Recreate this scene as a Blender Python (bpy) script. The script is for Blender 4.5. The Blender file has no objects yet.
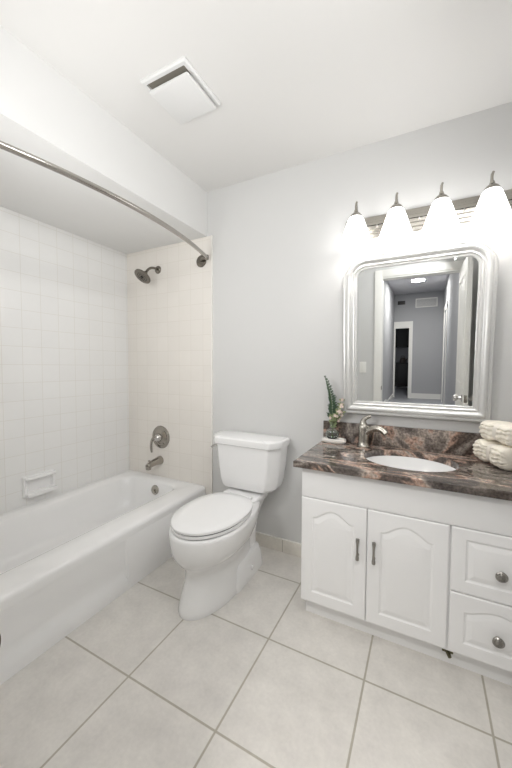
import bpy, bmesh, math, random
from mathutils import Vector, Matrix
R = math.radians
PI = math.pi
SC = bpy.context.scene
COL = SC.collection
random.seed(7)

# ------------------------------------------------------------------ camera
CAM = Vector((2.2057, -1.9038, 1.2102))
yaw, pitch, roll, F, CX, CY = 0.4748, -0.0431, 0.0053, 321.83, 259.23, 380.29
_r = Vector((math.cos(yaw), math.sin(yaw), 0)); _f = Vector((-math.sin(yaw), math.cos(yaw), 0)); _u = Vector((0, 0, 1))
_f2 = _f * math.cos(pitch) + _u * math.sin(pitch); _u2 = _u * math.cos(pitch) - _f * math.sin(pitch)
_r3 = _r * math.cos(roll) + _u2 * math.sin(roll); _u3 = _u2 * math.cos(roll) - _r * math.sin(roll)
cam = bpy.data.cameras.new('camera')
cam.sensor_fit = 'VERTICAL'; cam.sensor_height = 24.0
cam.lens = F * 24.0 / 768.0
cam.shift_x = (256 - CX) / 768.0; cam.shift_y = (CY - 384) / 768.0
cam.clip_start = 0.02
camo = bpy.data.objects.new('camera', cam); COL.objects.link(camo)
M = Matrix((( _r3.x, _u3.x, -_f2.x, CAM.x), (_r3.y, _u3.y, -_f2.y, CAM.y), (_r3.z, _u3.z, -_f2.z, CAM.z), (0, 0, 0, 1)))
camo.matrix_world = M
SC.camera = camo

# ------------------------------------------------------------------ world, view
w = bpy.data.worlds.new('world'); SC.world = w; w.use_nodes = True
w.node_tree.nodes['Background'].inputs[0].default_value = (0.9, 0.95, 1.0, 1)
w.node_tree.nodes['Background'].inputs[1].default_value = 0.4
vs = SC.view_settings
vs.view_transform = 'Standard'; vs.look = 'None'; vs.gamma = 1; vs.use_curve_mapping = False
vs.exposure = 1.05
SC.cycles.diffuse_bounces = 10; SC.cycles.max_bounces = 14
SHADE_GLOW = 2.2
HALL_WATT = 18
HALL_FILL_WATT = 15
FRONT_FILL_WATT = 4.6
SIDE_FILL_WATT = 4.2

# hall ceiling light and added fill lights
def area(name, loc, rot, sx, sy, watt, col=(1, .97, .93)):
    l = bpy.data.lights.new(name, 'AREA'); l.shape = 'RECTANGLE'; l.size = sx; l.size_y = sy; l.energy = watt; l.color = col
    o = bpy.data.objects.new(name, l); COL.objects.link(o); o.location = loc; o.rotation_euler = rot; return o
area('hall_light', (2.03, -6.1, 2.82), (0, 0, 0), .24, .24, HALL_WATT)
area('hall_fill', (2.05, -2.75, 2.82), (0, 0, 0), .3, .3, HALL_FILL_WATT)  # added fill outside the doorway, hidden by the door head, no fixture
area('side_fill', (2.40, -1.28, 2.20), Vector((-1, .10, -.50)).to_track_quat('-Z', 'Y').to_euler(), .5, .2, SIDE_FILL_WATT, (1, 1, 1))  # added soft fill from the upper right, stands for no fixture
area('front_fill', (1.10, -1.5, 1.55), Vector((.05, .80, .22)).to_track_quat('-Z', 'Y').to_euler(), .35, .6, FRONT_FILL_WATT, (1, 1, 1))  # added soft fill by the tub, an area light rather than bounced light

# ------------------------------------------------------------------ materials
def lin(c):
    def f(x):
        x /= 255.0
        return x / 12.92 if x <= 0.04045 else ((x + 0.055) / 1.055) ** 2.4
    return (f(c[0]), f(c[1]), f(c[2]), 1)
def mat(name, rgb, rough=0.5, metal=0.0, coat=0.0, noise=0.0, nscale=20, bump=0.0, bscale=200, spec=0.5, trans=0.0, ior=1.45):
    m = bpy.data.materials.new(name); m.use_nodes = True
    nt = m.node_tree; b = nt.nodes['Principled BSDF']
    c = lin(rgb)
    b.inputs['Base Color'].default_value = c
    b.inputs['Roughness'].default_value = rough; b.inputs['Metallic'].default_value = metal
    b.inputs['Coat Weight'].default_value = coat; b.inputs['Specular IOR Level'].default_value = spec
    b.inputs['Transmission Weight'].default_value = trans; b.inputs['IOR'].default_value = ior
    tc = nt.nodes.new('ShaderNodeTexCoord')
    if noise > 0:
        n = nt.nodes.new('ShaderNodeTexNoise'); n.inputs['Scale'].default_value = nscale; n.inputs['Detail'].default_value = 5
        mx = nt.nodes.new('ShaderNodeMixRGB'); mx.inputs[1].default_value = tuple(x * (1 - noise) for x in c[:3]) + (1,)
        mx.inputs[2].default_value = tuple(min(1, x * (1 + noise)) for x in c[:3]) + (1,)
        nt.links.new(tc.outputs['Object'], n.inputs['Vector']); nt.links.new(n.outputs['Fac'], mx.inputs[0]); nt.links.new(mx.outputs[0], b.inputs['Base Color'])
    if bump > 0:
        n = nt.nodes.new('ShaderNodeTexNoise'); n.inputs['Scale'].default_value = bscale; n.inputs['Detail'].default_value = 3
        bp = nt.nodes.new('ShaderNodeBump'); bp.inputs['Strength'].default_value = bump; bp.inputs['Distance'].default_value = 0.002
        nt.links.new(tc.outputs['Object'], n.inputs['Vector']); nt.links.new(n.outputs['Fac'], bp.inputs['Height']); nt.links.new(bp.outputs[0], b.inputs['Normal'])
    return m

def tile_mat(name, rgb, grout, size, off, axes, rough, var, nscale, mortar, bump=0.3, coat=0.0, rgb2=None):
    """square tile grid on the plane given by axes (two of 'XYZ'), line through off"""
    m = mat(name, rgb, rough, coat=coat)
    nt = m.node_tree; b = nt.nodes['Principled BSDF']
    g = nt.nodes.new('ShaderNodeNewGeometry'); s = nt.nodes.new('ShaderNodeSeparateXYZ'); c = nt.nodes.new('ShaderNodeCombineXYZ')
    nt.links.new(g.outputs['Position'], s.inputs[0])
    for k, a in enumerate(axes):
        ad = nt.nodes.new('ShaderNodeMath'); ad.operation = 'SUBTRACT'; ad.inputs[1].default_value = off[k] - 100 * size
        nt.links.new(s.outputs[a], ad.inputs[0]); nt.links.new(ad.outputs[0], c.inputs[k])
    br = nt.nodes.new('ShaderNodeTexBrick'); br.offset = 0; br.squash = 1
    br.inputs['Scale'].default_value = 1; br.inputs['Brick Width'].default_value = size; br.inputs['Row Height'].default_value = size
    br.inputs['Mortar Size'].default_value = mortar; br.inputs['Mortar Smooth'].default_value = 0.3; br.inputs['Bias'].default_value = 0
    c1 = lin(rgb); c2 = lin(rgb2 or rgb)
    br.inputs['Color1'].default_value = tuple(x * (1 - var) for x in c1[:3]) + (1,)
    br.inputs['Color2'].default_value = tuple(min(1, x * (1 + var)) for x in c2[:3]) + (1,)
    br.inputs['Mortar'].default_value = lin(grout)
    nt.links.new(c.outputs[0], br.inputs['Vector'])
    n = nt.nodes.new('ShaderNodeTexNoise'); n.inputs['Scale'].default_value = nscale; n.inputs['Detail'].default_value = 6; n.inputs['Roughness'].default_value = 0.65
    n2 = nt.nodes.new('ShaderNodeTexNoise'); n2.inputs['Scale'].default_value = nscale * 9; n2.inputs['Detail'].default_value = 3
    nt.links.new(g.outputs['Position'], n.inputs['Vector']); nt.links.new(g.outputs['Position'], n2.inputs['Vector'])
    av = nt.nodes.new('ShaderNodeMath'); av.operation = 'MULTIPLY_ADD'; av.inputs[1].default_value = 0.35
    nt.links.new(n2.outputs['Fac'], av.inputs[0]); nt.links.new(n.outputs['Fac'], av.inputs[2])
    mr = nt.nodes.new('ShaderNodeMapRange'); mr.inputs['From Min'].default_value = 0.35; mr.inputs['From Max'].default_value = 1.0
    k = 0.15 if nscale > 3 else 0.02
    mr.inputs['To Min'].default_value = 1 - k; mr.inputs['To Max'].default_value = 1 + k
    nt.links.new(av.outputs[0], mr.inputs['Value'])
    mul = nt.nodes.new('ShaderNodeVectorMath'); mul.operation = 'SCALE'
    nt.links.new(br.outputs['Color'], mul.inputs[0]); nt.links.new(mr.outputs[0], mul.inputs['Scale']); nt.links.new(mul.outputs[0], b.inputs['Base Color'])
    bp = nt.nodes.new('ShaderNodeBump'); bp.inputs['Strength'].default_value = bump; bp.inputs['Distance'].default_value = 0.001; bp.invert = True
    nt.links.new(br.outputs['Fac'], bp.inputs['Height']); nt.links.new(bp.outputs[0], b.inputs['Normal'])
    return m

def granite():
    m = mat('granite', (90, 80, 76), 0.12, coat=0.3)
    nt = m.node_tree; b = nt.nodes['Principled BSDF']; L = nt.links.new
    g = nt.nodes.new('ShaderNodeNewGeometry')
    mp = nt.nodes.new('ShaderNodeMapping'); mp.inputs['Rotation'].default_value = (0.2, 0.45, R(32)); mp.inputs['Scale'].default_value = (1, 2.6, 1.0)
    L(g.outputs['Position'], mp.inputs[0])
    n = nt.nodes.new('ShaderNodeTexNoise'); n.inputs['Scale'].default_value = 2.3; n.inputs['Detail'].default_value = 7; n.inputs['Roughness'].default_value = 0.55; n.inputs['Distortion'].default_value = 1.3
    L(mp.outputs[0], n.inputs['Vector'])
    r = nt.nodes.new('ShaderNodeValToRGB'); e = r.color_ramp.elements
    e[0].position = 0.28; e[0].color = lin((62, 55, 51)); e[1].position = 0.76; e[1].color = lin((72, 64, 60))
    for p, c in [(0.37, (92, 84, 79)), (0.42, (150, 141, 133)), (0.455, (118, 108, 101)), (0.49, (82, 73, 68)), (0.52, (104, 92, 85)), (0.545, (184, 152, 135)), (0.57, (176, 163, 152)), (0.60, (132, 122, 115)), (0.65, (98, 90, 85))]:
        x = e.new(p); x.color = lin(c)
    L(n.outputs['Fac'], r.inputs[0])
    n2 = nt.nodes.new('ShaderNodeTexNoise'); n2.inputs['Scale'].default_value = 90; n2.inputs['Detail'].default_value = 4
    L(g.outputs['Position'], n2.inputs['Vector'])
    mr = nt.nodes.new('ShaderNodeMapRange'); mr.inputs['From Min'].default_value = 0.35; mr.inputs['From Max'].default_value = 0.65; mr.inputs['To Min'].default_value = 0.55; mr.inputs['To Max'].default_value = 1.25
    L(n2.outputs['Fac'], mr.inputs['Value'])
    s = nt.nodes.new('ShaderNodeVectorMath'); s.operation = 'SCALE'
    L(r.outputs[0], s.inputs[0]); L(mr.outputs[0], s.inputs['Scale']); L(s.outputs[0], b.inputs['Base Color'])
    return m

def emit(name, rgb, strength):
    m = bpy.data.materials.new(name); m.use_nodes = True; nt = m.node_tree
    b = nt.nodes['Principled BSDF']
    b.inputs['Base Color'].default_value = lin(rgb); b.inputs['Emission Color'].default_value = lin(rgb); b.inputs['Emission Strength'].default_value = strength
    b.inputs['Roughness'].default_value = 0.4
    return m

P_T = 0.4091
M_ = dict(
    wall=mat('wall_paint', (208, 208, 207), 0.75, bump=0.05),
    ceil=mat('ceiling_paint', (220, 219, 217), 0.85, bump=0.05),
    soffit=mat('soffit_paint', (224, 224, 223), 0.8, bump=0.04),
    floor=tile_mat('floor_tile', (217, 214, 209), (172, 167, 155), P_T, (1.2081, -0.2452), 'XY', 0.38, 0.02, 8, 0.0044, 0.4),
    tleft=tile_mat('wall_tile', (230, 230, 229), (219, 217, 212), 0.1115, (-0.803, 1.548), 'YZ', 0.16, 0.008, 2, 0.0016, 0.25),
    tback=tile_mat('wall_tile_shaded', (228, 224, 218), (219, 214, 206), 0.1115, (0.5500, 1.548), 'XZ', 0.16, 0.012, 2, 0.0016, 0.25),  # same tile as the left wall, with its warm shading put into the colour
    bbt=tile_mat('baseboard_tile', (224, 220, 212), (163, 158, 147), 0.3, (1.408, -0.1), 'XZ', 0.35, 0.02, 5.5, 0.002, 0.3),
    caulk=mat('caulk', (232, 230, 225), 0.6),
    porc=mat('porcelain', (238, 238, 238), 0.08, coat=0.5),
    enam=mat('tub_enamel', (236, 236, 236), 0.14, coat=0.3),
    seat=mat('seat_plastic', (235, 235, 235), 0.2),
    cab=mat('cabinet_paint', (234, 234, 234), 0.35),
    dark=mat('dark_parts_gap_shade', (40, 40, 40), 0.9),  # dark nozzles and mirror backing, also painted shade under the toilet lid
    nick=mat('brushed_nickel', (178, 174, 166), 0.25, 1.0, bump=0.1, bscale=400),
    chrome=mat('polished_chrome', (205, 203, 200), 0.08, 1.0),
    pull=mat('pewter', (158, 155, 150), 0.3, 1.0),
    fit=mat('shower_metal', (134, 129, 121), 0.24, 1.0),
    fitl=mat('valve_metal', (168, 163, 155), 0.18, 1.0),
    rodm=mat('rod_metal', (182, 178, 172), 0.18, 1.0),
    brz=mat('bronze', (96, 92, 72), 0.4, 0.8),
    granite=granite(),
    mirror=mat('mirror_glass', (240, 242, 242), 0.0, 1.0),
    silver=mat('silver_leaf', (216, 216, 214), 0.3, 0.5, noise=0.03, nscale=30),
    shade=emit('frosted_glass', (255, 254, 253), SHADE_GLOW),
    bulb=emit('bulb_glass', (255, 253, 250), 1.6),
    white=mat('white_trim', (236, 235, 231), 0.4),
    door=mat('door_paint', (228, 226, 221), 0.45),
    vent=mat('vent_plastic', (218, 218, 217), 0.55),
    ventd=mat('vent_dark', (128, 124, 114), 0.9),
    glass=mat('clear_glass', (246, 250, 248), 0.02, trans=1.0, ior=1.45),
    water=mat('water', (240, 246, 240), 0.0, trans=1.0, ior=1.33),
    fern=mat('fern_green', (40, 66, 42), 0.5, noise=0.4, nscale=60),
    leaf=mat('sage_leaf', (142, 154, 112), 0.55, noise=0.3, nscale=60),
    stem=mat('stem_green', (96, 112, 70), 0.6),
    flow=mat('flower_pink', (228, 210, 200), 0.6, noise=0.15, nscale=90),
    dish=mat('dish_ceramic', (236, 234, 229), 0.25),
    towel=mat('terry', (242, 236, 223), 0.95, noise=0.05, nscale=120, bump=0.8, bscale=700),
    band=mat('ribbon', (232, 226, 216), 0.6),
    blk=mat('dark_cabinet', (38, 36, 36), 0.4),
    grey=mat('hall_wall', (170, 171, 174), 0.8),
    hceil=mat('hall_ceiling', (190, 190, 194), 0.85),
    hfloor=mat('hall_floor', (150, 152, 158), 0.4, noise=0.1, nscale=3),
    canl=emit('can_light', (255, 250, 240), 25),
    tank=mat('counter_items', (110, 100, 92), 0.4),
)

# ------------------------------------------------------------------ helpers
def link(name, bm, m, parent=None, smooth=True, ang=35, kind=None):
    bmesh.ops.recalc_face_normals(bm, faces=bm.faces[:])
    me = bpy.data.meshes.new(name); bm.to_mesh(me); bm.free()
    if m is not None: me.materials.append(m)
    if smooth:
        me.polygons.foreach_set('use_smooth', [True] * len(me.polygons))
        me.set_sharp_from_angle(angle=R(ang))
    o = bpy.data.objects.new(name, me); COL.objects.link(o)
    if parent is not None: o.parent = parent
    if kind: o['kind'] = kind
    return o
def thing(name, label, cat, loc=(0, 0, 0), rz=0, group=None):
    o = bpy.data.objects.new(name, None); COL.objects.link(o)
    o.empty_display_size = 0.05
    o.location = loc; o.rotation_euler = (0, 0, rz)
    o['label'] = label; o['category'] = cat
    if group: o['group'] = group
    return o
def tag(o, label, cat, group=None, kind=None):
    o['label'] = label; o['category'] = cat
    if group: o['group'] = group
    if kind: o['kind'] = kind
    return o
def box(bm, x0, x1, y0, y1, z0, z1, bev=0, seg=2):
    t = bmesh.new()
    v = [t.verts.new((x, y, z)) for x in (x0, x1) for y in (y0, y1) for z in (z0, z1)]
    for f in ((0, 1, 3, 2), (4, 6, 7, 5), (0, 4, 5, 1), (2, 3, 7, 6), (0, 2, 6, 4), (1, 5, 7, 3)): t.faces.new([v[i] for i in f])
    bmesh.ops.recalc_face_normals(t, faces=t.faces[:])
    if bev: bmesh.ops.bevel(t, geom=t.edges[:], offset=bev, segments=seg, profile=0.6, affect='EDGES')
    merge(bm, t); return bm
def merge(bm, t, mx=None):
    mp = {}
    for v in t.verts: mp[v] = bm.verts.new(mx @ v.co if mx else v.co)
    for f in t.faces:
        try: bm.faces.new([mp[v] for v in f.verts])
        except ValueError: pass
    t.free()
def B(): return bmesh.new()
def bx(*a, **k): return box(B(), *a, **k)
def loft(bm, rings, cap0=True, cap1=True, closed=True, mx=None):
    vs_ = [[bm.verts.new(mx @ Vector(p) if mx else p) for p in r] for r in rings]
    n = len(vs_[0])
    for a, b in zip(vs_, vs_[1:]):
        for i in range(n if closed else n - 1):
            j = (i + 1) % n
            try: bm.faces.new((a[i], a[j], b[j], b[i]))
            except ValueError: pass
    if cap0: bm.faces.new(vs_[0][::-1])
    if cap1: bm.faces.new(vs_[-1])
    return bm
def frame_from(d):
    d = Vector(d).normalized(); up = Vector((0, 0, 1)) if abs(d.z) < 0.95 else Vector((0, 1, 0))
    a = d.cross(up).normalized(); return Matrix((a, d.cross(a), d)).transposed()
def lathe(bm, prof, c=(0, 0, 0), d=(0, 0, 1), n=32, cap0=True, cap1=True):
    """prof: (radius, distance along d)"""
    m3 = frame_from(d); c = Vector(c)
    rings = [[c + m3 @ Vector((r * math.cos(2 * PI * i / n), r * math.sin(2 * PI * i / n), h)) for i in range(n)] for r, h in prof]
    return loft(bm, rings, cap0, cap1)
def tube(bm, pts, rad, n=12, cap=True):
    pts = [Vector(p) for p in pts]; rs = rad if isinstance(rad, (list, tuple)) else [rad] * len(pts)
    rings = []; prev = None
    for i, p in enumerate(pts):
        d = (pts[min(i + 1, len(pts) - 1)] - pts[max(i - 1, 0)]).normalized()
        if prev is None: m3 = frame_from(d); a = m3.col[0]
        else: a = (prev - d * prev.dot(d)).normalized()
        b = d.cross(a); prev = a
        rings.append([p + rs[i] * (a * math.cos(2 * PI * k / n) + b * math.sin(2 * PI * k / n)) for k in range(n)])
    return loft(bm, rings, cap, cap)
def bez(p0, p1, p2, p3, n=12):
    p0, p1, p2, p3 = map(Vector, (p0, p1, p2, p3)); out = []
    for i in range(n + 1):
        t = i / n; s = 1 - t
        out.append(p0 * s ** 3 + 3 * p1 * s * s * t + 3 * p2 * s * t * t + p3 * t ** 3)
    return out
def rrect(x0, x1, y0, y1, r, n=6):
    """rounded rectangle; r: one radius or four (x0y0, x1y0, x1y1, x0y1)"""
    if not isinstance(r, (list, tuple)): r = [r] * 4
    out = []
    for (cx, cy, a0, rr) in ((x0 + r[0], y0 + r[0], 180, r[0]), (x1 - r[1], y0 + r[1], 270, r[1]), (x1 - r[2], y1 - r[2], 0, r[2]), (x0 + r[3], y1 - r[3], 90, r[3])):
        for i in range(n + 1):
            a = R(a0 + 90 * i / n); out.append((cx + rr * math.cos(a), cy + rr * math.sin(a)))
    return out
def fill_holed(bm, loops):
    """planar face between closed loops of 3-D points"""
    es = []
    for l in loops:
        v = [bm.verts.new(p) for p in l]
        for i in range(len(v)): es.append(bm.edges.new((v[i], v[(i + 1) % len(v)])))
    bmesh.ops.triangle_fill(bm, use_beauty=True, use_dissolve=False, edges=es)
    return bm
def weld(bm, d=1e-5): bmesh.ops.remove_doubles(bm, verts=bm.verts[:], dist=d); return bm

# ------------------------------------------------------------------ setting
H, HS, W, YF, XR = 2.44, 2.128, 0.807, -1.75, 2.64
YE = -1.53                       # near end wall of the tub alcove
YH = -7.9                        # far wall of the hall
S = 'structure'
def st(name, m, *boxes, smooth=False):
    b = B()
    for q in boxes: box(b, *q)
    return link(name, b, m, None, smooth, kind=S)
st('floor', M_['floor'], (0, XR, YF - .06, 0.0, -0.1, 0))
st('ceiling', M_['ceil'], (W, XR, YF, 0.0, H, H + 0.1))
st('ceiling_alcove', M_['soffit'], (0, W - .02, YE, 0.0, HS, HS + 0.1))
st('wall_back', M_['wall'], (W, XR, 0, 0.12, 0, H + 0.1))
st('wall_alcove_end', M_['tback'], (0, 0.846, -0.010, 0.0, 0, HS))
st('wall_alcove_back', M_['wall'], (-.1, W, 0.0, 0.12, 0, H))
st('trim_1', M_['caulk'], (0.8465, 0.852, -0.0125, 0.0, 0.0, HS + .002))
st('wall_left', M_['tleft'], (-0.12, 0.0, YE, 0.0, 0, HS))
st('wall_soffit', M_['soffit'], (W - .02, W, YE - .25, 0.0, HS, H + .02))
st('wall_alcove_near', M_['tback'], (-.12, 0.85, YF, YE, 0, HS), (-.12, 0.85, YF, YE, HS, H + .02))
st('wall_right', M_['wall'], (XR, XR + 0.12, YF - .12, 0.12, 0, H))
st('wall_front', M_['wall'], (0.85, 1.785, YF - .12, YF, 0, H), (1.785, 2.52, YF - .12, YF, 2.055, H), (2.52, XR, YF - .12, YF, 0, H))
st('baseboard_back', M_['bbt'], (0.852, 1.75, -0.009, 0.0, 0, 0.082))
st('baseboard_cap', M_['caulk'], (0.852, 1.75, -0.0095, 0.0, 0.082, 0.0865))
# door casing and jambs
b = B()
box(b, 1.725, 1.797, YF, YF + 0.013, 0, 2.125, .003); box(b, 2.508, 2.575, YF, YF + 0.013, 0, 2.125, .003); box(b, 1.7972, 2.5078, YF, YF + 0.013, 2.055, 2.125, .001)
box(b, 1.725, 1.797, YF - .135, YF - .12, 0, 2.125, .003); box(b, 2.508, 2.575, YF - .135, YF - .12, 0, 2.125, .003); box(b, 1.7972, 2.5078, YF - .135, YF - .12, 2.055, 2.125, .001)
box(b, 1.7855, 1.800, YF - .1199, YF + .0005, 0, 2.055); box(b, 2.505, 2.5195, YF - .1199, YF + .0005, 0, 2.055); box(b, 1.80, 2.505, YF - .1199, YF + .0005, 2.04, 2.0545)
link('trim_2', b, M_['white'], kind=S)
# hall beyond the doorway
XL, XH, HH = 1.42, 2.60, 2.84
st('floor_hall', M_['hfloor'], (XL - 1, XH + .12, -10.6, YF - .06, -0.1, -0.001))
st('ceiling_hall', M_['hceil'], (XL - 1, XH + .3, -10.6, YF - .12, HH, HH + 0.1))
st('wall_hall_left', M_['grey'], (XL - 0.12, XL, YH, YF - .12, 0, HH), (XL - .12, 1.8, YF - .125, YF - .12, 2.13, HH))
st('wall_hall_right', M_['grey'], (XH, XH + 0.12, YH, YF - .12, 0, HH), (1.7, XH, YF - .2, YF - .12, H, HH))
st('wall_hall_end', M_['grey'], (1.82, XH, YH - .12, YH, 0, HH), (XL, 1.82, YH - .12, YH, 1.92, HH))
st('trim_3', M_['white'], (1.80, 1.89, YH, YH + .02, 0, 2.10), (1.42, 1.80, YH, YH + .02, 1.92, 2.10), (1.42, 1.46, YH, YH + .02, 0, 1.92))
st('baseboard_hall', M_['white'], (1.89, XH, YH, YH + .02, 0.0, 0.14), (XL, XL + .015, YH, YF - .2, 0, 0.12))
st('trim_4', M_['white'], (XH - .02, XH, -7.2, -7.05, 0, 2.25), (XH - .02, XH, -6.1, -5.95, 0, 2.25), (XH - .02, XH, -7.2, -5.95, 2.2, 2.32))
st('wall_kitchen', M_['hceil'], (XL - 1, XH, -10.7, -10.6, 0, HH), (XL - 1.1, XL - 1, -10.6, YH, 0, HH), (XH, XH + .1, -10.6, YH - .1, 0, HH))

# ------------------------------------------------------------------ bathtub
t = thing('bathtub', 'white enamelled bathtub filling the tiled alcove with a plain straight apron', 'bathtub', (W / 2, -0.765, 0))
def T(x, y, z): return (x - W / 2, y + 0.765, z)
ZR = 0.325
b = B()
def ring(x0, x1, y0, y1, r, z, n=8): return [T(px, py, z) for px, py in rrect(x0, x1, y0, y1, r, n)]
# inner well, from rim edge down
X0, X1, Y0, Y1 = 0.002, 0.800, YE + .002, -0.012
rings = [ring(0.066, 0.632, Y0 + .09, -0.085, 0.09, ZR),
         ring(0.078, 0.622, Y0 + .10, -0.093, 0.09, ZR - .004),
         ring(0.086, 0.612, Y0 + .11, -0.100, 0.09, ZR - .014),
         ring(0.10, 0.600, Y0 + .15, -0.110, 0.10, 0.22),
         ring(0.12, 0.580, Y0 + .22, -0.130, 0.11, 0.12),
         ring(0.15, 0.550, Y0 + .28, -0.155, 0.11, 0.085),
         ring(0.21, 0.49, Y0 + .36, -0.22, 0.10, 0.075)]
loft(b, rings, False, True)
# deck from rim edge to the outer boundary, with a rounded front edge
def outr(z, inx, iny=0): return [T(px, py, z) for px, py in rrect(X0, X1 - inx, Y0, Y1, 0.012, 8)]
t2 = B(); loft(t2, [ring(0.066, 0.632, Y0 + .09, -0.085, 0.09, ZR), [T(px, py, ZR + .006) for px, py in rrect(0.052, 0.645, Y0 + .075, -0.07, 0.095, 8)],
      [T(px, py, ZR + .007) for px, py in rrect(0.03, 0.70, Y0 + .03, -0.03, 0.06, 8)],
      outr(ZR + .006, .03), outr(ZR + .002, .012), outr(ZR - .006, .003), outr(ZR - .02, 0), outr(ZR - .05, 0.002)], False, False)
merge(b, t2)
# front apron: flat face with a shallow sunken panel on the long run
ya, yb = Y0, Y1
prof_full = [(0.798, ZR - .045), (0.802, ZR - .06), (0.805, 0.15), (0.806, 0.05), (0.807, 0.0)]
prof_sunk = [(0.798, ZR - .045), (0.794, ZR - .066), (0.791, 0.12), (0.791, 0.082), (0.8062, 0.066)]
ys = [(ya, 0), (-1.44, 0), (-1.435, 1), (-0.727, 1), (-0.719, 0), (yb, 0)]
grid = []
for y, k in ys:
    col = []
    for (xf, zf), (xs, zs) in zip(prof_full, prof_sunk):
        col.append(T(xs if k else xf, y, zs if k else zf))
    col.append(T(0.807, y, 0.0)); grid.append(col)
loft(b, grid, False, False, closed=False)
weld(b, 1e-4)
link('body', b, M_['enam'], t, ang=50)
b = B(); lathe(b, [(0.036, 0), (0.036, .004), (0.033, .008), (0.012, .010), (0.0, .010)], T(.392, -.108, .262), (0, -1, .14), 28, True, False)
o = link('overflow_plate', b, M_['nick'], t)
b = B()
tube(b, [T(.392, -.118, .262), T(.392, -.128, .263)], .006, 10); tube(b, [T(.392, -.126, .263), T(.400, -.128, .243)], .005, 8)
link('trip_lever', b, M_['nick'], o)
b = B(); lathe(b, [(0.03, 0), (0.03, .003), (0.024, .004), (0.0, .002)], T(.345, -.30, .0745), (0, 0, 1), 24, True, False)
link('drain', b, M_['nick'], t)

# ------------------------------------------------------------------ shower fittings
t = thing('overhead_shower', 'round metal shower sprayer on a short bent arm high on the end tile wall', 'shower', (.345, -.010, 1.955))
b = B(); lathe(b, [(.030, 0), (.030, .004), (.024, .012), (.012, .015), (0, .015)], (0, 0, 0), (0, -1, 0), 28, True, False); link('flange', b, M_['fit'], t)
b = B(); tube(b, bez((0, 0, 0), (0, -.05, .008), (0, -.09, .0), (-.004, -.118, -.045), 12), .0095, 12); link('arm', b, M_['fit'], t)
hd = Vector((-.10, -.62, -.78)).normalized(); hc = Vector((-.006, -.122, -.052))
b = B(); lathe(b, [(.011, -.004), (.016, .0), (.018, .008), (.016, .016), (.028, .024), (.056, .034), (.064, .040), (.064, .046), (.058, .050), (.0, .050)], hc, hd, 36); link('head', b, M_['fit'], t)
b = B(); m3 = frame_from(hd)
for rr, n in ((.012, 6), (.024, 12), (.037, 18)):
    for i in range(n):
        a = 2 * PI * i / n; c = hc + hd * .050 + m3 @ Vector((rr * math.cos(a), rr * math.sin(a), 0))
        lathe(b, [(.0026, 0), (.0016, .003)], c, hd, 6)
lathe(b, [(.009, 0), (.009, .003), (.0, .003)], hc + hd * .049, hd, 16, True, False)
link('nozzles', b, M_['dark'], t)

t = thing('shower_valve', 'round shower mixer plate with a curved lever above the tub spout', 'valve', (.362, -.010, .648))
b = B(); lathe(b, [(.088, 0), (.090, .003), (.086, .009), (.072, .012), (.066, .010), (.058, .013), (.045, .022), (.036, .024), (0, .024)], (0, 0, 0), (0, -1, 0), 48, True, False); link('plate', b, M_['fitl'], t)
b = B(); lathe(b, [(.032, 0), (.031, .02), (.024, .036), (.012, .044), (0, .046)], (0, -.02, 0), (0, -1, 0), 32, True, False); link('hub', b, M_['chrome'], t)
b = B(); tube(b, bez((0.005, -.052, .008), (-.035, -.062, .008), (-.062, -.058, -.03), (-.052, -.05, -.118), 14), [.012, .0125, .012, .0115, .011, .0105, .010, .010, .0095, .009, .009, .009, .009, .0085, .007], 12); link('lever', b, M_['fitl'], t)

t = thing('tub_spout', 'stubby brushed tub spout with a diverter knob below the mixer plate', 'spout', (.352, -.010, .462))
b = B()
pts = bez((0, 0, 0), (0, -.05, .002), (0, -.10, -.004), (0, -.135, -.02), 10)
tube(b, pts, [.034, .033, .031, .029, .0275, .026, .025, .024, .0235, .023, .021], 24)
lathe(b, [(.021, .006), (.022, -.004), (.020, -.024), (.017, -.026)], (0, -.125, -.018), (0, 0, 1), 20)
link('spout', b, M_['fitl'], t)
b = B(); lathe(b, [(.005, 0), (.005, .014), (.009, .017), (.009, .024), (.0, .027)], (0, -.118, .002), (0, 0, 1), 14, True, False); link('diverter_knob', b, M_['fitl'], t)

# curved rod
t = thing('shower_rod', 'bowed brushed metal shower rod spanning the tub alcove below the soffit', 'shower rod', (.80, -.765, 1.965))
def rodx(q): return .840 + .115 * (1 - abs(q) ** 2)
b = B(); pts = []
for i in range(41):
    s = i / 40; y = -0.055 + (YE + .045 + .055) * s
    q = (y + .775) / .72
    pts.append((rodx(q) - .80, y + .765, 0))
tube(b, pts, .0125, 14); link('rod', b, M_['rodm'], t)
for yy, sg in ((-.010, -1), (YE + .001, 1)):
    b = B(); lathe(b, [(.042, 0), (.043, .005), (.038, .010), (.014, .014), (0, .014)], (-.038, yy + .765, -.004), (0, sg, 0), 28, True, False)
    tube(b, [(-.036, yy + .765 + sg * .008, -.002), (-.010, yy + .765 + sg * .03, -.001), (.038, yy + .765 + sg * .048, 0)], .011, 12)
    lathe(b, [(.016, -.014), (.017, 0), (.016, .014)], (.038, yy + .765 + sg * .046, 0), (0, 0, 1), 16)
    link('wall_flange', b, M_['fit'], t)

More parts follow.
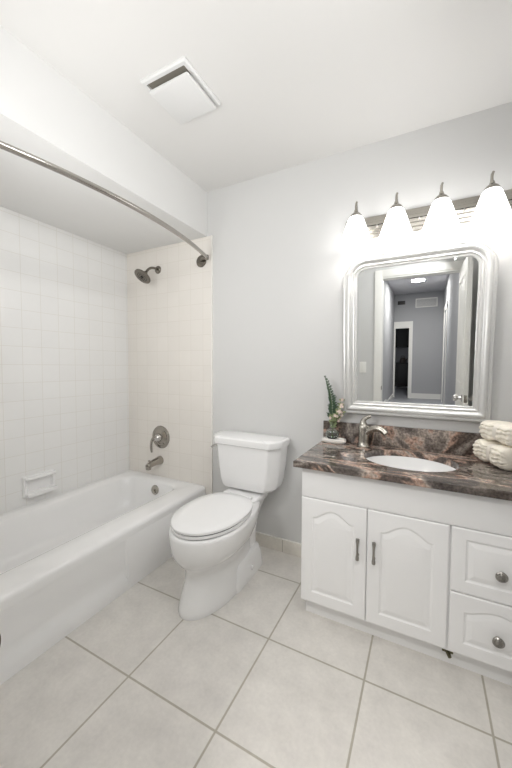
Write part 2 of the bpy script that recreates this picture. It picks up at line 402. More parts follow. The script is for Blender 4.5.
# soap dish
t = thing('soap_dish', 'white ceramic soap dish set into the long tiled wall', 'soap dish', (0, -.728, .450))
b = B()
def rr2(h, v, r, x): return [(x, py, pz) for py, pz in rrect(-h, h, -v, v, r, 5)]
loft(b, [rr2(.098, .066, .008, -.002), rr2(.098, .066, .010, .010), rr2(.094, .062, .012, .017), rr2(.080, .048, .010, .018), rr2(.074, .042, .010, .008), rr2(.070, .038, .010, .003)], True, True)
loft(b, [rr2(.0, .0, 0, 0)] if False else [[(x, py, -.050 + pz) for py, pz in rrect(-.090, .090, -.010, .012, .008, 4)] for x in (.008, .040, .052)], True, True)
link('body', b, M_['porc'], t)
b = B()
for s in (-1, 1): tube(b, [(.010, s * .083, .052), (.030, s * .085, .052), (.038, s * .080, .052)], .009, 10)
tube(b, [(.038, -.086, .052), (.040, 0, .052), (.038, .086, .052)], .011, 12)
link('grab_bar', b, M_['porc'], t)

# ------------------------------------------------------------------ toilet
TX = 1.212
t = thing('toilet', 'white two piece toilet with closed lid between tub and vanity', 'toilet', (TX, -0.40, 0))
def egg(z, yf, yb, hw, yc=None, pf=1.0, pb=0.75, n=48, dx=0):
    yc = yc if yc is not None else (yf * .62 + yb * .38)
    out = []
    for i in range(n):
        a = 2 * PI * i / n; c, s_ = math.cos(a), math.sin(a)
        if c >= 0: y = yc + (yf - yc) * (abs(c) ** pf); x = hw * math.copysign(abs(s_) ** (2 - pf) if pf != 1 else abs(s_), s_)
        else: y = yc + (yb - yc) * (abs(c) ** pb); x = hw * math.copysign(abs(s_) ** pb, s_)
        out.append((x + dx, y + .40, z))
    return out
b = B()
loft(b, [egg(0, -.745, -.16, .131, -.46), egg(.012, -.748, -.16, .133, -.46), egg(.03, -.744, -.16, .129, -.46), egg(.07, -.730, -.16, .123, -.46), egg(.13, -.706, -.17, .111, -.46), egg(.185, -.700, -.17, .108, -.47),
         egg(.215, -.708, -.17, .118, -.48, pb=.8), egg(.245, -.738, -.165, .148, -.49, pb=.85), egg(.28, -.762, -.15, .172, -.50, pb=.95), egg(.315, -.770, -.12, .183, -.50, pb=1), egg(.35, -.772, -.10, .189, -.51, pb=1.0), egg(.38, -.772, -.08, .191, -.51, pb=1.05),
         egg(.392, -.770, -.08, .189, -.51, pb=1.05), egg(.398, -.762, -.085, .183, -.51, pb=1.05), egg(.400, -.73, -.10, .150, -.51, pb=1.05)], True, True)
link('bowl', b, M_['porc'], t, ang=60)
# stepped rear foot and deck shelf under the tank
b = B()
def footr(z, hw, yf, yb, r): return [(px, py + .40, z) for px, py in rrect(-hw, hw, yf, yb, r, 6)]
loft(b, [footr(0, .140, -.50, -.15, .05), footr(.012, .141, -.50, -.15, .05), footr(.03, .137, -.495, -.15, .045), footr(.095, .128, -.47, -.16, .04), footr(.12, .118, -.45, -.165, .04), footr(.125, .10, -.43, -.18, .03)], True, True)
link('foot', b, M_['porc'], t, ang=50)
b = B()
loft(b, [footr(.06, .090, -.34, -.15, .04), footr(.20, .090, -.34, -.15, .04), footr(.28, .094, -.34, -.13, .04), footr(.34, .100, -.32, -.08, .05), footr(.37, .110, -.30, -.05, .05), footr(.390, .120, -.28, -.035, .05), footr(.412, .124, -.28, -.035, .05), footr(.418, .120, -.275, -.04, .05)], True, True)
link('deck', b, M_['porc'], t, ang=50)
for s in (-1, 1):
    b = B(); lathe(b, [(.013, 0), (.013, .008), (.009, .015), (0, .018)], (s * .130, .085, .055), (s, 0, .25), 16, True, False)
    link('bolt_cap', b, M_['porc'], t)
def tank_sec(z, hwb, hwf, yb, ym, yf, k=.012):
    pts = [(-hwb, yb), (hwb, yb), (hwb, ym), (hwf, yf), (-hwf, yf), (-hwb, ym)]
    out = []
    n = len(pts)
    for i in range(n):
        p0, p1, p2 = Vector(pts[i - 1]), Vector(pts[i]), Vector(pts[(i + 1) % n])
        a = p1 + (p0 - p1).normalized() * k; c = p1 + (p2 - p1).normalized() * k
        for j in range(5):
            tt = j / 4; q = a * (1 - tt) ** 2 + 2 * p1 * tt * (1 - tt) + c * tt * tt
            out.append((q.x, q.y + .40, z))
    return out
b = B()
loft(b, [tank_sec(.432, .150, .120, -.035, -.12, -.170), tank_sec(.438, .178, .140, -.03, -.13, -.182), tank_sec(.455, .197, .152, -.027, -.13, -.190), tank_sec(.50, .211, .160, -.025, -.13, -.195), tank_sec(.60, .225, .170, -.022, -.135, -.202), tank_sec(.715, .236, .178, -.02, -.14, -.208)], True, True)
link('tank', b, M_['porc'], t, ang=28)
b = B()
loft(b, [tank_sec(.716, .238, .182, -.016, -.145, -.214), tank_sec(.720, .246, .189, -.014, -.148, -.221), tank_sec(.742, .249, .192, -.014, -.150, -.224), tank_sec(.756, .247, .190, -.015, -.149, -.222), tank_sec(.764, .238, .182, -.02, -.145, -.214, .025), tank_sec(.767, .21, .16, -.04, -.13, -.19, .025)], True, True)
link('tank_lid', b, M_['porc'], t, ang=28)
b = B(); loft(b, [egg(.4035, -.752, -.27, .176, -.51, pb=.8), egg(.4045, -.760, -.265, .182, -.51, pb=.8), egg(.4155, -.760, -.265, .182, -.51, pb=.8), egg(.418, -.754, -.27, .179, -.52, pb=.8)], True, True)
link('seat', b, M_['seat'], t, ang=50)
b = B(); loft(b, [egg(.4230, -.752, -.262, .175, -.51, pb=.8), egg(.4245, -.761, -.256, .183, -.51, pb=.8), egg(.434, -.761, -.256, .183, -.51, pb=.8), egg(.439, -.753, -.262, .177, -.52, pb=.8), egg(.4415, -.70, -.31, .135, -.52, pb=.8), egg(.442, -.6, -.4, .06, -.52)], True, True)
link('lid', b, M_['seat'], t, ang=50)
b = B(); loft(b, [egg(.4001, -.753, -.27, .1765, -.51, pb=.8), egg(.4234, -.753, -.27, .1765, -.52, pb=.8)], True, True)
link('gap_shade', b, M_['dark'], t)  # dark slab added to paint the shade line between seat and lid
for s in (-1, 1):
    b = B(); lathe(b, [(.012, -.022), (.012, .022)], (s * .075, .150, .424), (1, 0, 0), 16); box(b, s * .075 - .016, s * .075 + .016, .135, .168, .402, .425, .004)
    link('hinge', b, M_['seat'], t)
b = B(); tube(b, [(-.205, .245, .692), (-.222, .235, .692)], .008, 10); tube(b, [(-.222, .236, .693), (-.226, .215, .691), (-.222, .190, .688)], [.006, .006, .0075], 10)
link('flush_lever', b, M_['chrome'], t)

# ------------------------------------------------------------------ vanity cabinet
CX0, CX1, CYF = 1.703, 2.622, -0.4607
CTOP = 0.742
FT = 0.020                          # door thickness, front face at -.4807
t = thing('vanity_cabinet', 'white vanity cabinet with arched panel doors and drawers under the granite', 'cabinet', ((CX0 + CX1) / 2, 0, 0))
cxm = (CX0 + CX1) / 2
b = B(); box(b, CX0 - cxm, CX0 + .018 - cxm, CYF, -.004, .085, CTOP, .001); box(b, CX1 - .018 - cxm, CX1 - cxm, CYF, -.004, .085, CTOP, .001)
box(b, CX0 + .018 - cxm, CX1 - .018 - cxm, CYF + .018, -.012, .085, .103); box(b, CX0 + .018 - cxm, CX1 - .018 - cxm, -.012, -.004, .085, CTOP)
box(b, CX0 + .018 - cxm, CX1 - .018 - cxm, CYF, CYF + .018, .085, .110); box(b, CX0 + .018 - cxm, CX1 - .018 - cxm, CYF, CYF + .018, .56, CTOP)
box(b, 1.98 - cxm, 2.02 - cxm, CYF, CYF + .018, .11, .56); box(b, 2.29 - cxm, 2.33 - cxm, CYF, CYF + .018, .11, .56)
box(b, CX0 - cxm, CX1 - cxm, CYF - .018, CYF - .0002, .6015, CTOP, .002)
link('body', b, M_['cab'], t)
b = bx(CX0 + .006 - cxm, CX1 - cxm, -.418, -.404, 0, .086); box(b, CX0 + .006 - cxm, CX0 + .02 - cxm, -.41, -.004, 0, .086)
link('toe_kick', b, M_['cab'], t)
b = B(); box(b, CX1 - .002 - cxm, XR - .003 - cxm, CYF - .002, CYF + .018, .0, CTOP, .001); link('filler_strip', b, M_['cab'], t)
def panel_outline(x0, x1, z0, z1, arch, n=20):
    """cathedral outline in x,z; counter-clockwise seen from the front"""
    pts = [(x0, z0), (x1, z0), (x1, z1 - arch)]
    w_ = x1 - x0
    if arch > 0:
        for i in range(1, n):
            s = i / n; u = 1 - s
            k = abs(2 * s - 1)
            h = (0.5 + 0.5 * math.cos(PI * k / .86)) ** .62 if k < .84 else 0
            pts.append((x0 + w_ * u, z1 - arch + arch * h))
    pts.append((x0, z1 - arch))
    return pts
def inset(pts, d):
    """offset a ccw polygon inward"""
    n = len(pts); out = []
    for i in range(n):
        p0, p1, p2 = Vector(pts[i - 1]), Vector(pts[i]), Vector(pts[(i + 1) % n])
        a = (p1 - p0).normalized(); c = (p2 - p1).normalized()
        na = Vector((-a.y, a.x)); nc = Vector((-c.y, c.x)); m_ = (na + nc)
        m_ = m_.normalized() / max(.35, (m_.normalized()).dot(na)) if m_.length > 1e-6 else na
        out.append(tuple(p1 + m_ * d))
    return out
def front(name, x0, x1, z0, z1, arch, mg, parent):
    """cabinet front: slab with routed groove and raised field"""
    x0 -= cxm; x1 -= cxm
    yf = CYF - FT; yb_ = CYF - .0005
    b = B()
    o_ = panel_outline(x0 + mg, x1 - mg, z0 + mg, z1 - mg * .85, arch)
    e = .004
    outer = [(x0, z0), (x1, z0), (x1, z1), (x0, z1)]
    outi = [(x0 + e, z0 + e), (x1 - e, z0 + e), (x1 - e, z1 - e), (x0 + e, z1 - e)]
    fill_holed(b, [[(px, yf, pz) for px, pz in outi], [(px, yf, pz) for px, pz in o_]])
    loft(b, [[(px, yb_, pz) for px, pz in outer], [(px, yf + e * .8, pz) for px, pz in outer], [(px, yf, pz) for px, pz in outi]], True, False)
    prof = [(0, 0), (.004, .003), (.009, .0045), (.013, .0035), (.027, .0008), (.030, .0002)]
    loft(b, [[(px, yf + dy, pz) for px, pz in inset(o_, d)] for d, dy in prof], False, True)
    weld(b, 1e-5)
    return link(name, b, M_['cab'], parent, ang=12)
def pull(x, z, L, parent):
    b = B(); y = CYF - FT; x -= cxm
    for s in (-1, 1):
        tube(b, [(x, y + .001, z + s * L * .36), (x, y - .022, z + s * L * .36)], .0045, 10)
    pts = [(x, y - .024 - .003 * math.cos(PI * (i / 10 - .5)), z + (i / 10 - .5) * L) for i in range(11)]
    tube(b, pts, [.0075, .0078, .0062, .0052, .0048, .0046, .0048, .0052, .0062, .0078, .0075], 12)
    link('handle', b, M_['pull'], parent)
def knob(x, z, parent):
    b = B(); lathe(b, [(.008, 0), (.007, .012), (.012, .016), (.0185, .018), (.0195, .023), (.016, .0265), (.012, .0255), (.009, .028), (0, .029)], (x - cxm, CYF - FT, z), (0, -1, 0), 24, True, False)
    m3 = frame_from((0, -1, 0))
    for i in range(10):
        a = 2 * PI * i / 10; lathe(b, [(.0001, -.003), (.0022, -.001), (.0022, .001), (.0001, .003)], Vector((x - cxm, CYF - FT - .0262, z)) + m3 @ Vector((.0145 * math.cos(a), .0145 * math.sin(a), 0)), (0, -1, 0), 6)
    link('knob', b, M_['pull'], parent)
d1 = front('door', 1.703, 1.9985, .100, .598, .042, .052, t)
pull(1.966, .424, .092, d1)
d2 = front('door', 2.0025, 2.3065, .100, .598, .042, .052, t)
pull(2.033, .426, .092, d2)
d3 = front('drawer', 2.3135, 2.620, .345, .598, 0, .048, t); knob(2.470, .457, d3)
d4 = front('drawer', 2.3135, 2.620, .100, .341, .026, .048, t); knob(2.468, .212, d4)
b = B(); box(b, 2.296 - cxm, 2.336 - cxm, -.430, -.418, .050, .078, .003); tube(b, [(2.310 - cxm, -.42, .066), (2.322 - cxm, -.456, .056)], [.011, .007], 10)
link('toe_catch', b, M_['brz'], t)

# countertop with sink hole
SXc, SYc, SA, SB = 2.148, -0.242, 0.205, 0.168
CZ0, CZ1 = 0.743, 0.7733
X0c, X1c, Y0c, Y1c = 1.6702, XR - .002, -.5105, -.001
def ell(a, b_, z, n=56): return [(SXc + a * math.cos(2 * PI * i / n), SYc + b_ * math.sin(2 * PI * i / n), z) for i in range(n)]
b = B(); e = .004
o_ = [(X0c + e, Y0c + e), (X1c, Y0c + e), (X1c, Y1c), (X0c + e, Y1c)]
o2 = [(X0c, Y0c), (X1c, Y0c), (X1c, Y1c), (X0c, Y1c)]
fill_holed(b, [[(x, y, CZ1) for x, y in o_], ell(SA, SB, CZ1)])
fill_holed(b, [[(x, y, CZ0) for x, y in o2], ell(SA, SB, CZ0)])
loft(b, [[(x, y, CZ1) for x, y in o_], [(x, y, CZ1 - e) for x, y in o2], [(x, y, CZ0) for x, y in o2]], False, False)
loft(b, [ell(SA, SB, CZ1), ell(SA, SB, CZ0)], False, False)
weld(b)
tag(link('countertop', b, M_['granite'], ang=30), 'brown and pink veined granite countertop with an oval sink cutout', 'countertop')
b = bx(1.672, XR - .002, -.0205, -.001, CZ1 + .0004, .887, bev=.0015)
tag(link('backsplash', b, M_['granite'], ang=30), 'low strip of veined granite backsplash behind faucet and towels', 'backsplash')
b = B()
prof = [(1.07, -.0), (1.0, -.0), (.985, -.010), (.95, -.045), (.86, -.085), (.68, -.115), (.40, -.130), (.10, -.134)]
ri = [ell(SA * k, SB * k, CZ0 - .0005 + dz) for k, dz in prof]
ro = [ell(SA * k + .010, SB * k + .010, CZ0 - .012 + dz) for k, dz in prof[::-1]]
loft(b, ri + ro, False, False); weld(b)
sk = thing('sink', 'white oval undermount sink bowl below the granite cutout', 'sink', (0, 0, 0)); 
link('basin', b, M_['porc'], sk, ang=60)
b = B(); lathe(b, [(.020, 0), (.022, .002), (.016, .004), (.0, .002)], (SXc, SYc, CZ0 - .1335), (0, 0, 1), 20, True, False); link('drain', b, M_['nick'], sk)

# faucet
t = thing('faucet', 'brushed nickel single lever faucet standing at the sink back edge', 'faucet', (1.916, -.078, CZ1))
b = B(); lathe(b, [(.035, 0), (.035, .006), (.030, .012), (.0275, .03), (.0265, .06), (.028, .085), (.0305, .102), (.029, .114), (.022, .124), (.0, .127)], (0, 0, 0), (0, 0, 1), 28); link('body', b, M_['nick'], t)
b = B(); tube(b, bez((.006, -.002, .074), (.040, -.012, .112), (.085, -.03, .124), (.118, -.046, .088), 14), [.021, .021, .0205, .020, .0195, .019, .0185, .018, .0175, .017, .016, .0155, .015, .0145, .0145], 16); link('spout', b, M_['nick'], t)
b = B(); tube(b, bez((-.002, 0, .118), (-.010, .0, .142), (.0, .002, .158), (.034, .006, .168), 10), [.021, .020, .018, .016, .014, .012, .011, .010, .010, .009, .007], 14); link('lever', b, M_['nick'], t)

# ------------------------------------------------------------------ mirror
TILT = R(1.3)
mi = thing('wall_mirror', 'arched silver framed mirror hanging over the granite countertop', 'mirror', (2.142, -.012, .945))
mi.rotation_euler = (TILT, 0, 0)
MW, MH = .357, .876
def mout(d, y, rt=.125, n=10):
    rr = max(.004, rt - d); rb = max(.002, .004)
    p = rrect(-MW + d, MW - d, d, MH - d, [rb, rb, rr, rr], n)
    return [(x * (0.975 + .028 * z / MH), y, z) for x, z in p]
b = B()
prof = [(0, 0), (0, -.020), (.003, -.026), (.008, -.0265), (.010, -.022), (.016, -.021), (.018, -.026), (.022, -.031), (.030, -.034), (.039, -.031), (.043, -.026), (.045, -.0215), (.049, -.020), (.052, -.023), (.057, -.0235), (.060, -.018), (.065, -.015), (.068, -.017), (.073, -.016), (.076, -.009)]
loft(b, [mout(d, y) for d, y in prof], False, False)
link('frame', b, M_['silver'], mi, ang=40)
# beaded outer edge
b = B()
o_ = mout(.013, -.0225); per = []
for i in range(len(o_)): 
    a, c = Vector(o_[i]), Vector(o_[(i + 1) % len(o_)]); L = (c - a).length; per.append((a, c, L))
tot = sum(q[2] for q in per); nb = 330; k = 0; acc = 0
for i in range(nb):
    s = tot * i / nb
    while acc + per[k][2] < s: acc += per[k][2]; k += 1
    p = per[k][0].lerp(per[k][1], (s - acc) / per[k][2])
    lathe(b, [(.0022, 0), (.0018, .0016), (.0001, .0026)], p + Vector((0, .0012, 0)), (0, -1, 0), 6, True, False)
link('beading', b, M_['silver'], mi)
b = B(); loft(b, [mout(.074, -.010), mout(.086, -.0125), mout(.0865, -.0125)], True, False)
b.free(); b = B()
g0 = mout(.074, -.0100); g1 = mout(.088, -.0101)
loft(b, [g0, g1], False, True)
link('glass', b, M_['mirror'], mi, smooth=False)
b = bx(-MW + .02, MW - .03, -.008, -.002, .01, MH - .06); link('backing', b, M_['dark'], mi)

# ------------------------------------------------------------------ vanity light
vl = thing('vanity_light', 'four shade nickel vanity light bar glowing above the mirror', 'wall light', (2.157, -.001, 1.98))
b = B()
def plr(x, h, y, dz=0): return [(px, y, pz + dz) for px, pz in rrect(-x, x + .03, -h, h, .006, 3)]
loft(b, [plr(.372, .058, 0), plr(.372, .058, -.010), plr(.368, .054, -.014), plr(.366, .040, -.015), plr(.364, .036, -.024), plr(.362, .022, -.025), plr(.360, .018, -.033), plr(.358, .004, -.034)], True, True)
link('backplate', b, M_['nick'], vl, ang=20)
for x in (-.205, -.0, .195):
    b = B(); lathe(b, [(.008, 0), (.008, .006), (.005, .011), (0, .012)], (x + .005, -.032, -.008), (0, -1, 0), 14, True, False); link('cap_nut', b, M_['chrome'], vl)
for k in range(4):
    x = -.295 + .1967 * k; y = -.125
    b = B()
    tube(b, bez((x, -.030, -.02), (x, -.075, -.03), (x, -.10, .06), (x, y + .004, .095), 12), .006, 10)
    tube(b, bez((x, y, .040), (x, y, .07), (x - .004, y, .085), (x + .004, y, .100), 8), .0055, 10)
    link('arm', b, M_['nick'], vl)
    b = B(); lathe(b, [(.032, .018), (.031, .026), (.024, .036), (.012, .046), (.009, .058), (0, .060)], (x, y, 0), (0, 0, 1), 28, True, False)
    link('socket_cap', b, M_['nick'], vl)
    b = B()
    po = [(.031, .020), (.040, .006), (.050, -.022), (.062, -.060), (.075, -.098), (.082, -.118), (.083, -.126)]
    pi_ = [(r - .003, h) for r, h in po[::-1]]
    lathe(b, po + pi_, (x, y, 0), (0, 0, 1), 36, False, False)
    link('shade', b, M_['shade'], vl)
    b = B(); lathe(b, [(.012, .015), (.013, -.01), (.026, -.045), (.030, -.065), (.022, -.088), (0, -.095)], (x, y, 0), (0, 0, 1), 20, True, False)
    link('bulb', b, M_['bulb'], vl)

# ------------------------------------------------------------------ exhaust fan
t = thing('exhaust_fan', 'square white exhaust fan with a dropped cover on the ceiling', 'fan', (1.205, -.731, H))
b = B()
def sq(h, v, r, z, oy=0): return [(px, py + oy, z) for px, py in rrect(-h, h, -v, v, r, 3)]
loft(b, [sq(.124, .130, .006, 0), sq(.124, .130, .006, -.008), sq(.118, .124, .006, -.014), sq(.104, .110, .004, -.014), sq(.104, .110, .004, -.001)], False, False)
link('frame', b, M_['vent'], t)
b = bx(-.103, .103, -.109, .109, -.006, -.002); link('grille', b, M_['ventd'], t)
b = B(); loft(b, [sq(.098, .095, .012, -.022, .010), sq(.108, .104, .008, -.026, .010), sq(.108, .104, .008, -.034, .010), sq(.100, .096, .010, -.038, .010)], True, True)
link('cover', b, M_['vent'], t)
b = B()
for sx in (-.095, .095): box(b, sx - .006, sx + .006, -.06, .108, -.024, -.004)
box(b, -.1, .1, .100, .110, -.026, -.004)
link('cover_brace', b, M_['vent'], t)

# ------------------------------------------------------------------ things on the countertop
t = CZ1 + .0003
b = B()
def oval(a, b_, z, cx=1.748, cy=-.066, n=36): return [(cx + a * math.cos(2 * PI * i / n), cy + b_ * math.sin(2 * PI * i / n), z) for i in range(n)]
loft(b, [oval(.060, .030, t), oval(.068, .036, t + .004), oval(.070, .038, t + .018), oval(.068, .036, t + .025), oval(.060, .030, t + .0255), oval(.056, .027, t + .019)], True, True)
tag(link('soap_tray', b, M_['dish'], ang=50), 'small white oval dish under the glass bud vase', 'dish')
vz = t + .0193; vx, vy = 1.738, -.064
vs_ = thing('bud_vase', 'clear glass bud vase with a round belly on the white oval dish', 'vase', (vx, vy, vz))
b = B()
po = [(0, 0), (.018, .0), (.026, .008), (.033, .024), (.034, .036), (.028, .052), (.016, .066), (.012, .080), (.013, .094), (.018, .104)]
pi_ = [(.0165, .1035), (.0115, .094), (.0105, .080), (.0145, .067), (.0265, .052), (.0322, .036), (.0312, .024), (.0245, .010), (.0, .004)]
lathe(b, [(max(r * 1.12, .0005), h) for r, h in po + pi_], (0, 0, 0), (0, 0, 1), 32, True, True)
link('glass_body', b, M_['glass'], vs_, ang=70)
b = B(); lathe(b, [(.0005, .0045), (.0268, .0105), (.0342, .024), (.0352, .036), (.0330, .043), (.0005, .043)], (0, 0, 0), (0, 0, 1), 28); link('water', b, M_['water'], vs_, ang=70)

fe = thing('fern_frond', 'dark green fern frond standing tall in the glass bud vase', 'plant', (vx, vy, vz + .05))
sp = bez((0, 0, -.04), (-.002, 0, .08), (.012, -.004, .18), (-.046, .0, .305), 24)
b = B(); tube(b, sp, [.0022 - .0016 * i / 24 for i in range(25)], 6); link('stem', b, M_['stem'], fe)
b = B()
def leafq(b, p, d, up, L, wd, n=4):
    d = d.normalized(); s = d.cross(up).normalized(); nn = s.cross(d)
    prev = None
    for i in range(n + 1):
        f_ = i / n; wv = wd * math.sin(PI * min(.96, .12 + .86 * f_)) ; c = p + d * L * f_ - nn * (L * .25 * f_ * f_)
        cur = [b.verts.new(c - s * wv + nn * wv * .15), b.verts.new(c - nn * wv * .1), b.verts.new(c + s * wv + nn * wv * .15)]
        if prev:
            b.faces.new((prev[0], prev[1], cur[1], cur[0])); b.faces.new((prev[1], prev[2], cur[2], cur[1]))
        prev = cur
rnd = random.Random(3)
for i in range(7, 25):
    p = sp[i]; tg = (sp[min(i + 1, 24)] - sp[i - 1]).normalized()
    f_ = (i - 7) / 17; L = .036 * (1 - f_) ** .8 + .008
    for sd in (-1, 1):
        side = Vector((sd, -.25 * sd + rnd.uniform(-.3, .3), .35)).normalized()
        for sub in (0, .5):
            q = p + tg * sub * .012
            leafq(b, q, side + tg * .35, Vector((0, -1, .25)), L * rnd.uniform(.8, 1.15), .0047 * (1 - .4 * f_))
link('leaflets', b, M_['fern'], fe, ang=80)

fl = thing('flower_sprig', 'short sprig of pale pink blossoms and sage leaves beside the fern', 'flowers', (vx, vy, vz + .05))
bs = B(); bl = B(); bf = B()
for k, (tx, ty, tz) in enumerate([(.052, -.006, .150), (.040, -.02, .120), (.060, .0, .105), (.024, -.018, .095), (.046, .012, .175), (.0, -.02, .085), (.035, .01, .07)]):
    pt = bez((0, 0, -.03), (.002, 0, .05), (tx * .5, ty, tz * .7), (tx, ty, tz), 8); tube(bs, pt, .0011, 5)
    for j in range(2, 9):
        q = pt[j]
        for sd in (-1, 1):
            leafq(bl, q, Vector((sd * rnd.uniform(.4, 1), rnd.uniform(-.8, .3), rnd.uniform(.1, .9))), Vector((0, -1, .3)), rnd.uniform(.014, .022), .0055, 3)
    for j in range(4 if k != 5 else 2):
        c = Vector(pt[-1]) + Vector((rnd.uniform(-.010, .010), rnd.uniform(-.008, .006), rnd.uniform(-.014, .008)))
        for q in range(5):
            a = 2 * PI * q / 5
            leafq(bf, c, Vector((math.cos(a), -.5, math.sin(a))), Vector((0, -1, 0)), .009, .0040, 3)
link('stems', bs, M_['stem'], fl); link('leaves', bl, M_['leaf'], fl, ang=80); link('blossoms', bf, M_['flow'], fl, ang=80)

# towels: two folded face cloths stacked, tied with a ribbon
def folded(name, L, D, Hh, layers, seed):
    """rolled-fold towel: long axis x, stack of soft folds"""
    rr = random.Random(seed); b = B(); n = 44; m_ = 40
    rings = []
    for i in range(n + 1):
        s = i / n; x = (s - .5) * L
        pinch = 1 - .26 * math.exp(-((s - .5) / .085) ** 2)
        endr = min(1, .72 + .28 * math.sin(PI * min(1, max(0, min(s, 1 - s) / .06)) / 2))
        r_ = []
        for j in range(m_ * 2):
            a = 2 * PI * j / (m_ * 2)
            y = .5 * D * math.copysign(abs(math.cos(a)) ** .42, math.cos(a)); z = .5 * Hh * math.copysign(abs(math.sin(a)) ** .60, math.sin(a))
            # layer grooves on the sides
            if abs(math.cos(a)) > .45:
                zz = (z / Hh + .5) * layers
                y *= 1 - .085 * math.exp(-((zz - round(zz)) / .13) ** 2) * (1.35 if 0 < round(zz) < layers else 0)
            wob = .0022 * math.sin(9 * s + 3 * a + seed) + .0018 * math.sin(21 * s - 2 * a + seed * 2) + .0012 * math.sin(47 * s + 5 * a)
            r_.append((x * (1 + .02 * math.cos(a * 2)), (y * endr + wob) * pinch, (z * endr + wob) * pinch + Hh * .5 * 1.02))
        rings.append(r_)
    loft(b, rings, True, True)
    return b
def towel(loc, rx, rz, ry, L, D, Hh, layers, seed, label, name='face_towel'):
    t_ = thing(name, label, 'towel', loc, rz, 'cream towels beside the sink')
    t_.rotation_euler = (rx, ry, rz)
    link('cloth', folded(name, L, D, Hh, layers, seed), M_['towel'], t_, ang=60)
    b = B()
    rg = []
    for x_ in (-.012, 0, .012):
        rg.append([(x_, (.5 * D * .80 + .004) * math.copysign(abs(math.cos(2 * PI * j / 40)) ** .55, math.cos(2 * PI * j / 40)), Hh * .5 * 1.02 + (.5 * Hh * .82 + .004) * math.copysign(abs(math.sin(2 * PI * j / 40)) ** .62, math.sin(2 * PI * j / 40))) for j in range(40)])
    loft(b, rg, False, False)
    link('tie_band', b, M_['band'], t_, ang=60)
    return t_
towel((2.520, -.140, CZ1 + .004), 0, R(-66), 0, .200, .140, .094, 5, 1.0, 'cream folded towel lying on the granite, lower of the tied pair')
towel((2.534, -.136, CZ1 + .105), 0, R(-63), 0, .185, .122, .082, 4, 2.3, 'cream folded towel resting on top of the lower tied towel')

# ------------------------------------------------------------------ door, switch, hall things
d = thing('bathroom_door', 'white panelled door standing open along the side wall, seen in the mirror', 'door', (2.487, YF + .02, 0)); 
b = bx(-.017, .018, .0, .685, .012, 2.03, bev=.002)
for zz in ((.2, .9), (1.02, 1.9)):
    for sx in (-.0175, .0185):
        box(b, sx - .002, sx + .002, .11, .12, zz[0], zz[1]); box(b, sx - .002, sx + .002, .565, .575, zz[0], zz[1]); box(b, sx - .002, sx + .002, .11, .575, zz[0], zz[0] + .01); box(b, sx - .002, sx + .002, .11, .575, zz[1] - .01, zz[1])
link('leaf', b, M_['door'], d)
for s in (-1, 1):
    b = B(); lathe(b, [(.028, 0), (.028, .005), (.012, .009), (.010, .028), (.020, .036), (.026, .048), (.024, .058), (.014, .064), (0, .065)], (.0005 + s * .017, .625, .92), (s, 0, 0), 24, True, False); link('knob', b, M_['chrome'], d)
b = bx(-.010, .012, .6845, .6865, .89, .95, bev=.0006); link('latch_plate', b, M_['nick'], d)
b = B()
for zz in (.25, 1.75): lathe(b, [(.006, 0), (.006, .09)], (.02, -.006, zz), (0, 0, 1), 10)
link('hinge', b, M_['nick'], d)
# strike plate on the left jamb: rounded lip curling past the edge
b = B()
pts = []
for i in range(25):
    a = PI * (i / 24 - .5); pts.append((.0185 * math.cos(a) ** .8 if math.cos(a) > 0 else 0, .0185 * math.sin(a) / .0185 * .021))
lip = [(-.045, -.021)] + [(-.012 + p[0] * .95, p[1]) for p in pts] + [(-.045, .021)]
loft(b, [[(1.8002, YF + .0135 + q[0], .912 + q[1]) for q in lip], [(1.8022, YF + .0135 + q[0], .912 + q[1]) for q in lip]], True, True)
tag(link('strike_plate', b, M_['brz']), 'dark bronze strike plate lip on the door jamb at the left picture edge', 'strike plate')
# light switch
t = thing('light_switch', 'white light switch plate beside the doorway casing, seen in the mirror', 'light switch', (1.611, YF, 1.13))
b = bx(-.036, .036, .0, .006, -.058, .058, bev=.003); link('plate', b, M_['white'], t)
b = bx(-.017, .017, .006, .010, -.034, .034, bev=.0015); link('rocker', b, M_['white'], t)
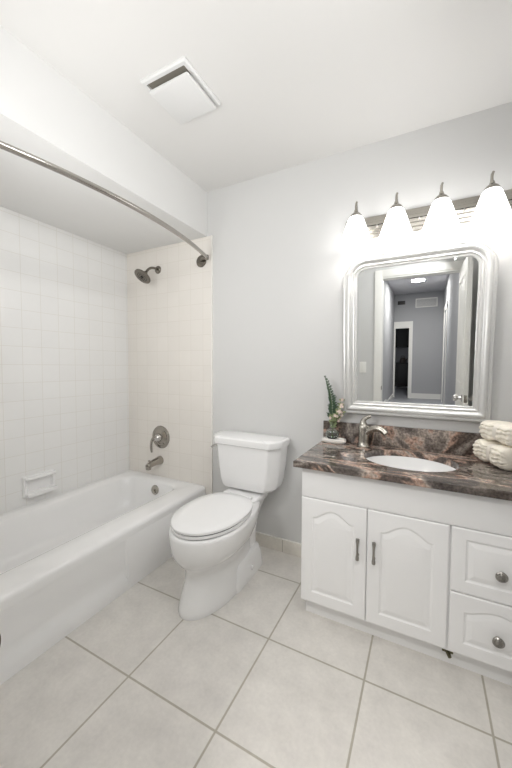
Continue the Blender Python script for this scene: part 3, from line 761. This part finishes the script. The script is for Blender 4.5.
# hall: recessed light, vent, hatch
t = thing('recessed_light', 'round recessed light glowing in the hall ceiling, seen in the mirror', 'ceiling light', (2.03, -6.1, HH))
b = B(); lathe(b, [(.16, 0), (.16, -.008), (.125, -.012), (.12, -.002)], (0, 0, 0), (0, 0, 1), 32, False, False); link('ring', b, M_['white'], t)
b = B(); lathe(b, [(.121, -.003), (.121, -.006)], (0, 0, 0), (0, 0, 1), 32); link('diffuser', b, M_['canl'], t)
b = bx(1.50, 1.69, YH, YH + .015, 2.56, 2.66, bev=.003)
tag(link('wall_vent', b, M_['blk']), 'small dark vent high on the hall end wall, seen in the mirror', 'vent')
t = thing('return_air_grille', 'wide pale grille high on the hall end wall, seen in the mirror', 'vent', (2.20, YH, 2.57))
b = B(); box(b, -.26, .26, 0, .02, -.12, .12, .004); link('frame', b, M_['white'], t)
b = B()
for i in range(9): box(b, -.235, .235, .02, .026, -.095 + .021 * i, -.083 + .021 * i)
link('slats', b, M_['grey'], t)
# dark kitchen seen through the far doorway
t = thing('upper_cabinet', 'dark wall cabinets in the kitchen beyond the hall, seen in the mirror', 'cabinet', (1.2, -10.25, 1.42))
b = bx(-.7, 1.0, -.33, 0, 0, .9); link('body', b, M_['blk'], t)
for x in (-.68, -.26, .16, .58):
    b = bx(x, x + .39, 0, .02, .02, .88, bev=.004); link('door', b, M_['blk'], t)
t = thing('base_cabinet', 'dark base cabinets in the kitchen beyond the hall, seen in the mirror', 'cabinet', (1.2, -10.25, 0))
b = bx(-.7, 1.0, -.33, .1, .1, .86); box(b, -.7, 1.0, -.33, .12, .86, .90); link('body', b, M_['blk'], t)
for x in (-.68, -.26, .16, .58):
    b = bx(x, x + .39, .1, .12, .13, .84, bev=.004); link('door', b, M_['blk'], t)
t = thing('kettle', 'dark kettle on the kitchen counter beyond the hall, seen in the mirror', 'kettle', (1.52, -10.3, .901))
b = B(); lathe(b, [(.09, 0), (.10, .03), (.09, .12), (.05, .17), (0, .18)], (0, 0, 0), (0, 0, 1), 20, True, False); tube(b, [(.08, 0, .06), (.15, 0, .14)], .015, 8); link('body', b, M_['tank'], t)
b = B(); tube(b, bez((-.06, 0, .15), (-.08, 0, .26), (.08, 0, .26), (.06, 0, .15)), .008, 8); link('handle', b, M_['tank'], t)
